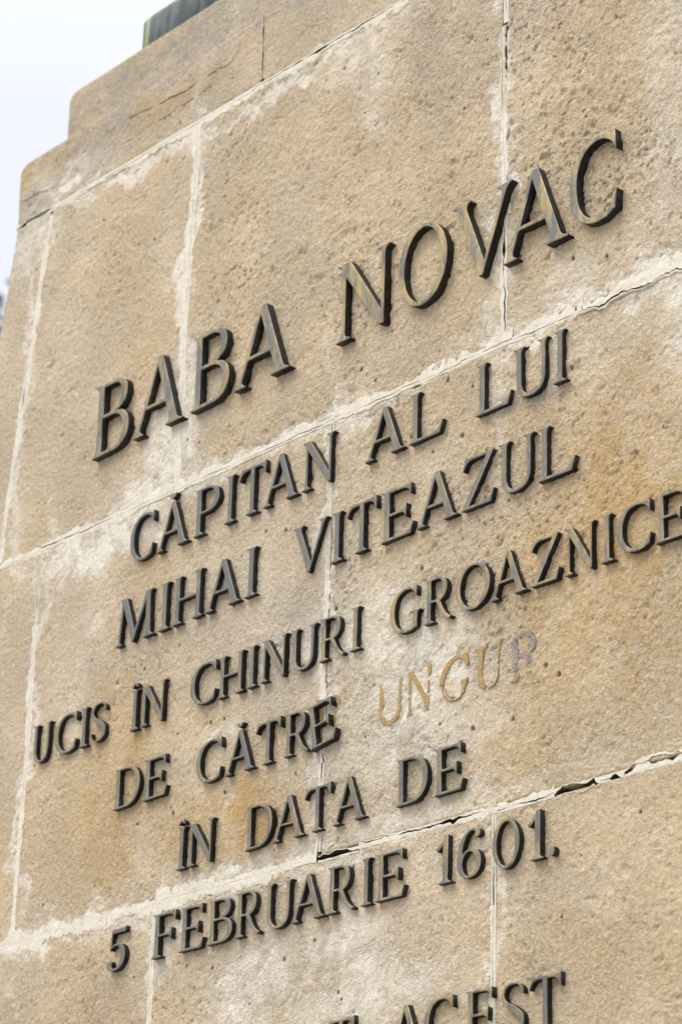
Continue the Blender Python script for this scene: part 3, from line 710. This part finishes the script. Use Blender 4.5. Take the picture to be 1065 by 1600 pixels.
def stroke(pts, ws):
    n = len(pts); Lh, Rh = [], []
    for i, p in enumerate(pts):
        a = pts[max(0, i-1)]; b_ = pts[min(n-1, i+1)]
        dx, dy = b_[0]-a[0], b_[1]-a[1]; l = math.hypot(dx, dy) or 1
        w = np.interp(i/(n-1), np.linspace(0, 1, len(ws)), ws) / 2
        Lh.append((p[0]-dy/l*w, p[1]+dx/l*w)); Rh.append((p[0]+dy/l*w, p[1]-dx/l*w))
    return Lh + Rh[::-1]
G['S'] = [stroke(path((.555, .745), (.555, .92, .43, .965, .32, .965), (.17, .965, .085, .87, .085, .76), (.085, .60, .24, .56, .34, .48), (.46, .40, .54, .36, .54, .23), (.54, .10, .43, .035, .29, .035), (.17, .035, .07, .09, .04, .27)), [.07, .045, .07, .08, .12, .16, .15, .10, .07, .05, .08])]
BREVE = [stroke(path((.0, .12), (.02, .02, .18, .02, .20, .12)), [.04, .06, .085, .06, .04])]
CIRC = [path((0, .02), (.11, .13), (.17, .13), (.28, .02), (.22, .01), (.14, .07), (.06, .01))]

dg = None
def glyph_mesh(contours, sx, sz, depth, bevel, ox=0.0, oz=0.0, jit=0.0, thin=0.0):
    cu = bpy.data.curves.new("outline", 'CURVE')
    cu.dimensions = '2D'; cu.fill_mode = 'BOTH'
    cu.extrude = depth / 2 - bevel
    cu.bevel_depth = bevel; cu.bevel_resolution = 1; cu.offset = -bevel - thin
    for c in contours:
        # drop coincident points
        pts = []
        for p in c:
            q = ((p[0] + ox) * sx, (p[1] + oz) * sz)
            if not pts or math.hypot(q[0]-pts[-1][0], q[1]-pts[-1][1]) > 2e-5: pts.append(q)
        if math.hypot(pts[0][0]-pts[-1][0], pts[0][1]-pts[-1][1]) < 2e-5: pts.pop()
        sp_ = cu.splines.new('POLY'); sp_.points.add(len(pts) - 1); sp_.use_cyclic_u = True
        for i, q in enumerate(pts):
            sp_.points[i].co = (q[0] + random.uniform(-jit, jit), q[1] + random.uniform(-jit, jit), 0, 1)
    tmp = bpy.data.objects.new("tmp", cu)
    scene.collection.objects.link(tmp)
    d = bpy.context.evaluated_depsgraph_get()
    me = bpy.data.meshes.new_from_object(tmp.evaluated_get(d))
    bpy.data.objects.remove(tmp); bpy.data.curves.remove(cu)
    # lay it into the wall: x->x, y->z, z-> -y, back face on y=0
    n = len(me.vertices); co = np.empty(n * 3); me.vertices.foreach_get('co', co); co = co.reshape(-1, 3)
    co = np.stack([co[:, 0], -(co[:, 2] + depth / 2), co[:, 1]], 1)
    me.vertices.foreach_set('co', co.ravel())
    me.update()
    return me

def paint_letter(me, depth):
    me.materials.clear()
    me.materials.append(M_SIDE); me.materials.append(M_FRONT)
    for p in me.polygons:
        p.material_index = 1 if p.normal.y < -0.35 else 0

def gwidth(ch):
    xs = [p[0] for c in G[ch] for p in c]
    return min(xs), max(xs)

DEPTH = 0.017 * S
LG = "raised bronze letters and numerals of the inscription"
def letter(ch, x0, x1, z0, h, label, depth=DEPTH, rot=0.0, gold=0.5, accent=None, name="bronze_letter", cat="letter", yb=0.002, dz=0.0):
    if h < .12:
        depth = depth * .70
        x0, x1, z0 = x0 * 1.0017, x1 * 1.0017 - .004, z0 * 1.0017
    else:
        x1 -= .005
    a, b_ = gwidth(ch)
    th = h * S * (.014 if h < .12 else .016) * (0 if ch == '.' else 1)
    cp = th * .7
    sx = ((x1 - x0) * S + 2 * cp) / (b_ - a); sz = h * S + 2 * cp
    me = glyph_mesh(G[ch], sx, sz, depth + yb, min(.0009, h * S * .012), -a, 0.0, h * S * .0018, th)
    me.name = name
    paint_letter(me, depth)
    loc = (x0 * S - cp, yb, EYE + (z0 + dz) * S - cp)
    if accent:
        root = empty(name, loc)
        body = link(bpy.data.objects.new("letter_body", me)); body.parent = root
        body.color = (gold, 0, 0, 1)
        am = glyph_mesh(BREVE if accent == 'breve' else CIRC, h * S * 1.0, h * S * 1.0, depth + yb, .0008, ((x1 - x0) / h * .47 - (.10 if accent == 'breve' else .14)), 1.06)
        paint_letter(am, depth); am.name = accent
        ao = link(bpy.data.objects.new(accent, am)); ao.parent = root; ao.color = (gold, 0, 0, 1)
        o = root
    else:
        o = link(bpy.data.objects.new(name, me)); o.location = loc
        o.color = (gold, 0, 0, 1)
    o.rotation_euler = (0, rot, 0)
    tag(o, label, cat, LG)
    return o

ORD = ["first", "second", "third", "fourth", "fifth", "sixth", "seventh", "eighth", "ninth", "tenth"]
def word(text, row, z0, h, spans, gold, **kw):
    for i, (x0, x1) in enumerate(spans):
        ch = text[i]; base = {'Ă': 'A', 'Î': 'I'}.get(ch, ch)
        acc = {'Ă': 'breve', 'Î': 'circumflex'}.get(ch)
        num = ch.isdigit()
        same = [j for j, c in enumerate(text) if c == ch]
        if ch == '.':
            lab = "round bronze full stop after the year 1601"
            letter('.', x0, x1, z0, h, lab, gold=gold, name="bronze_full_stop", cat="full stop"); continue
        kind = "numeral" if num else "letter"
        which = ORD[i]
        extra = " with a breve above" if acc == 'breve' else " with an accent above" if acc else ""
        lab = "%s bronze %s %s%s, %s character of %s in the %s row" % ("large" if h > .12 else "raised", kind, ch, extra, which, text.rstrip('.'), row)
        if len(text) == 1: lab = "raised bronze numeral 5 before FEBRUARIE, leftmost of the seventh row" if ch == '5' else "raised bronze letter T alone left of ACEST, eighth row"
        g = min(1, max(0, gold + random.uniform(-.2, .2)))
        letter(base, x0, x1, z0 + random.uniform(-.0008, .0008), h, lab, gold=g, accent=acc, rot=random.uniform(-.006, .006), name="bronze_numeral" if num else "bronze_letter", cat="numeral" if num else "letter")

word("BABA", "top", 2.243, .1635, [(-4.322, -4.194), (-4.183, -4.015), (-3.995, -3.869), (-3.858, -3.685)], .75)
word("NOVAC", "top", 2.242, .1625, [(-3.556, -3.401), (-3.386, -3.248), (-3.242, -3.079), (-3.109, -2.945), (-2.947, -2.829)], .95)
word("CĂPITAN", "second", 1.969, .098, [(-4.168, -4.088), (-4.080, -3.975), (-3.963, -3.882), (-3.868, -3.833), (-3.826, -3.742), (-3.752, -3.647), (-3.639, -3.544)], .15)
word("AL", "second", 1.972, .097, [(-3.464, -3.354), (-3.345, -3.253)], .25)
word("LUI", "second", 1.971, .097, [(-3.174, -3.082), (-3.082, -2.992), (-2.986, -2.951)], .3)
word("MIHAI", "third", 1.801, .098, [(-4.195, -4.070), (-4.060, -4.021), (-4.016, -3.919), (-3.914, -3.804), (-3.797, -3.757)], .1)
word("VITEAZUL", "third", 1.803, .097, [(-3.660, -3.556), (-3.551, -3.514), (-3.508, -3.423), (-3.416, -3.325), (-3.321, -3.214), (-3.206, -3.123), (-3.117, -3.026), (-3.022, -2.930)], .4)
word("UCIS", "fourth", 1.618, .081, [(-4.460, -4.394), (-4.383, -4.306), (-4.298, -4.267), (-4.264, -4.208)], .3)
word("ÎN", "fourth", 1.616, .082, [(-4.133, -4.102), (-4.099, -4.018)], .3)
word("CHINURI", "fourth", 1.619, .081, [(-3.947, -3.866), (-3.863, -3.783), (-3.777, -3.747), (-3.738, -3.659), (-3.655, -3.578), (-3.574, -3.499), (-3.491, -3.459)], .5)
word("GROAZNICE", "fourth", 1.619, .082, [(-3.386, -3.305), (-3.297, -3.224), (-3.220, -3.131), (-3.133, -3.044), (-3.037, -2.968), (-2.960, -2.887), (-2.879, -2.847), (-2.843, -2.765), (-2.760, -2.687)], .75)
word("DE", "fifth", 1.465, .081, [(-4.171, -4.085), (-4.079, -4.000)], .35)
word("CĂTR", "fifth", 1.462, .081, [(-3.917, -3.838), (-3.830, -3.741), (-3.744, -3.669), (-3.663, -3.588)], .35)
for o in [o for o in bpy.data.objects if 'of CĂTR in' in o.get('label', '')]:
    o['label'] = o['label'].replace('CĂTR in', 'CĂTRE in')
letter('E', -3.587, -3.511, 1.457, .082, "bronze letter E tilted off its old glue mark at the end of CĂTRE", rot=-0.15, gold=.3, depth=DEPTH * 1.25)
word("ÎN", "sixth", 1.309, .081, [(-3.963, -3.931), (-3.929, -3.848)], .4)
word("DATA", "sixth", 1.308, .081, [(-3.763, -3.683), (-3.685, -3.594), (-3.600, -3.525), (-3.523, -3.433)], .55)
word("DE", "sixth", 1.309, .082, [(-3.360, -3.277), (-3.266, -3.190)], .55)
word("5", "seventh", 1.152, .080, [(-4.160, -4.100)], .3)
word("FEBRUARIE", "seventh", 1.153, .082, [(-4.023, -3.950), (-3.941, -3.866), (-3.859, -3.784), (-3.780, -3.705), (-3.699, -3.620), (-3.625, -3.533), (-3.531, -3.455), (-3.444, -3.413), (-3.407, -3.329)], .5)
word("1601.", "seventh", 1.157, .081, [(-3.258, -3.217), (-3.208, -3.146), (-3.125, -3.058), (-3.044, -3.004), (-2.997, -2.980)], .6)
word("T", "eighth", .887, .082, [(-3.519, -3.447)], .7)
word("ACEST", "eighth", .887, .083, [(-3.366, -3.276), (-3.280, -3.207), (-3.184, -3.112), (-3.105, -3.046), (-3.040, -2.965)], .8)

# ------------------------------------------------------------------ glue traces of the stolen word
KW = 1.0056
def trace(name, label, pieces, x0, z0, h, mat, thick=0.0012, jit=.012, alt=None):
    """pieces: outlines in cap units; a thin crust standing on the stone"""
    root = None
    cs = []
    for c in pieces:
        # densify and roughen the outline
        pts = []
        for i in range(len(c)):
            a, b_ = c[i], c[(i + 1) % len(c)]
            n = max(1, int(math.hypot(a[0]-b_[0], a[1]-b_[1]) / .045))
            for k in range(n):
                t = k / n
                pts.append((a[0] + (b_[0]-a[0]) * t + random.uniform(-jit, jit), a[1] + (b_[1]-a[1]) * t + random.uniform(-jit, jit)))
        cs.append(pts)
    me = glyph_mesh(cs, h * S, h * S, .0034 + thick, .0004)
    me.name = name
    me.materials.clear(); me.materials.append(mat)
    o = link(bpy.data.objects.new(name, me)); o.location = (x0 * KW * S, .0030, EYE + z0 * KW * S)
    tag(o, label, "glue mark", "glue marks left by missing letters")
    return o
trace("glue_trace", "ochre glue mark shaped like U, first of the missing word after CĂTRE",
      [path((.10, .90), (.08, .40), (.07, .12, .22, -.03, .42, -.03), (.62, -.02, .76, .10, .765, .36), (.79, .82), (.80, .94), (.70, .93), (.675, .36), (.63, .17, .54, .085, .40, .085), (.28, .10, .215, .22, .21, .38), (.225, .86), (.25, .93), (.10, .94))], -3.412, 1.460, .082, M_GLUE)
trace("glue_trace", "broken ochre glue mark shaped like N, second of the missing word",
      [path((.02, .0), (.24, .02), (.17, .08), (.155, .30), (.15, .42), (.09, .44), (.08, .08)), path((.08, .50), (.145, .50), (.17, .84), (.56, .24), (.60, .08), (.70, 0), (.725, .30), (.64, .36), (.20, 1.0), (.06, .99)),
       path((.665, .40), (.72, .40), (.735, .66), (.68, .64)), path((.68, .78), (.745, .78), (.78, 1.02), (.64, 1.0))], -3.337, 1.463, .081, M_GLUE)
trace("glue_trace", "ochre glue mark with only the upper arc of a G left",
      [path((.0, .44), (.11, .42), (.17, .70, .32, .88, .54, .915), (.66, .915, .74, .84, .78, .70), (.86, .70), (.84, .98), (.50, 1.0), (.22, .97, .03, .78, -.01, .50)), path((.66, .08), (.72, .12), (.80, .30), (.84, .42), (.66, .38), (.68, .26)),
       stroke(path((.06, .40), (.08, .15, .24, .02, .46, .01), (.54, .01, .62, .04, .66, .08)), [.03, .02, .03]), stroke(path((.14, .36), (.18, .20, .28, .10, .44, .09)), [.018, .022])], -3.252, 1.465, .080, M_GLUE)
trace("glue_trace", "ochre glue mark shaped like a second U with a thin right stem",
      [path((0, .98), (.34, 1.0), (.34, .95), (.23, .88), (.21, .34), (.24, .20, .33, .10), (.28, .02), (.16, .08, .09, .20), (.07, .38), (.09, .86), (0, .93)), path((.67, .50), (.70, .50), (.725, .7), (.735, .9), (.78, 1.02), (.62, 1.0), (.69, .9)),
       stroke(path((.36, .06), (.50, .0, .64, .08, .68, .26), (.685, .46)), [.025, .03, .015])], -3.166, 1.466, .080, M_GLUE)
trace("glue_trace", "grey residue mark shaped like R, last of the missing word",
      [stroke(path((.10, .93), (.14, .6), (.13, .24)), [.19, .12, .17, .11, .15]), stroke(path((.24, .97), (.40, 1.0), (.66, .98, .70, .72, .52, .60)), [.07, .12, .10, .19, .23, .14]),
       stroke(path((.22, .56), (.34, .55), (.48, .50, .56, .42, .62, .34)), [.08, .13, .11, .17, .09])], -3.083, 1.464, .080, M_GREYGLUE, thick=.0005, jit=.020)
trace("glue_trace", "small ochre glue remnant at the foot of the grey R mark",
      [path((0, .0), (.18, .0), (.28, .08), (.24, .20), (.14, .18), (.10, .10))], -3.083, 1.464, .080, M_GLUE)
trace("glue_trace", "ochre glue mark showing to the right behind the tilted letter E", [list(G['E'][0])], -3.574, 1.462, .086, M_GLUE, thick=.0006, jit=.012)

# ------------------------------------------------------------------ ground and the far tree
g = box_mesh("ground", -400, 400, -400, 400, -0.5, 0.0, M_GROUND)
tag(g, kind='structure')

def tree(x, y, h):
    root = empty("deciduous_tree", (x, y, 0))
    tag(root, "dark distant tree top just showing past the left edge of the pedestal", "tree")
    bm = bmesh.new()
    def limb(p0, p1, r0, r1, n=8):
        d = (p1 - p0).normalized(); q = d.to_track_quat('Z', 'Y')
        a = [bm.verts.new(p0 + q @ Vector((r0*math.cos(i*2*math.pi/n), r0*math.sin(i*2*math.pi/n), 0))) for i in range(n)]
        b_ = [bm.verts.new(p1 + q @ Vector((r1*math.cos(i*2*math.pi/n), r1*math.sin(i*2*math.pi/n), 0))) for i in range(n)]
        for i in range(n): bm.faces.new((a[i], a[(i+1) % n], b_[(i+1) % n], b_[i]))
    limb(Vector((0, 0, 0)), Vector((.2, 0, h*.4)), .35, .25); limb(Vector((.2, 0, h*.4)), Vector((0, .2, h*.9)), .25, .05)
    for i in range(9):
        a = i * 2.4; z = h * (.35 + .05 * i)
        limb(Vector((.15, 0, z)), Vector((math.cos(a) * h*.2, math.sin(a) * h*.2, z + h*.13)), .12, .03)
    me = bpy.data.meshes.new("trunk"); bm.to_mesh(me); bm.free()
    me.materials.append(simple("bark", (.10, .08, .06), .9, None, 8))
    o = link(bpy.data.objects.new("trunk", me)); o.parent = root
    r = np.random.RandomState(5)
    cl = [(r.normal(0, h*.10), r.normal(0, h*.10), h * r.uniform(.45, .93), r.uniform(.07, .11) * h) for _ in range(34)]
    V, F = [], []
    for k in range(16000):
        c = cl[r.randint(len(cl))]
        v = r.normal(size=3); v /= np.linalg.norm(v); v *= c[3] * r.uniform(.5, 1.05)
        p = np.array(c[:3]) + v
        a, b_ = r.normal(size=3), r.normal(size=3)
        a /= np.linalg.norm(a); b_ /= np.linalg.norm(b_)
        s = .10
        i = len(V); V += [p - a*s, p + b_*s*.6, p + a*s, p - b_*s*.6]; F.append((i, i+1, i+2, i+3))
    me = bpy.data.meshes.new("crown"); me.from_pydata([tuple(q) for q in V], [], F)
    me.materials.append(simple("foliage", (.05, .07, .035), .8, (.03, .045, .02), 2))
    o = link(bpy.data.objects.new("crown", me)); o.parent = root
dv = Vector((-4.757 - .115, 3.017, 0)); dv.normalize()
tree(dv.x * 34, -D0 * S + dv.y * 34, 18.3)
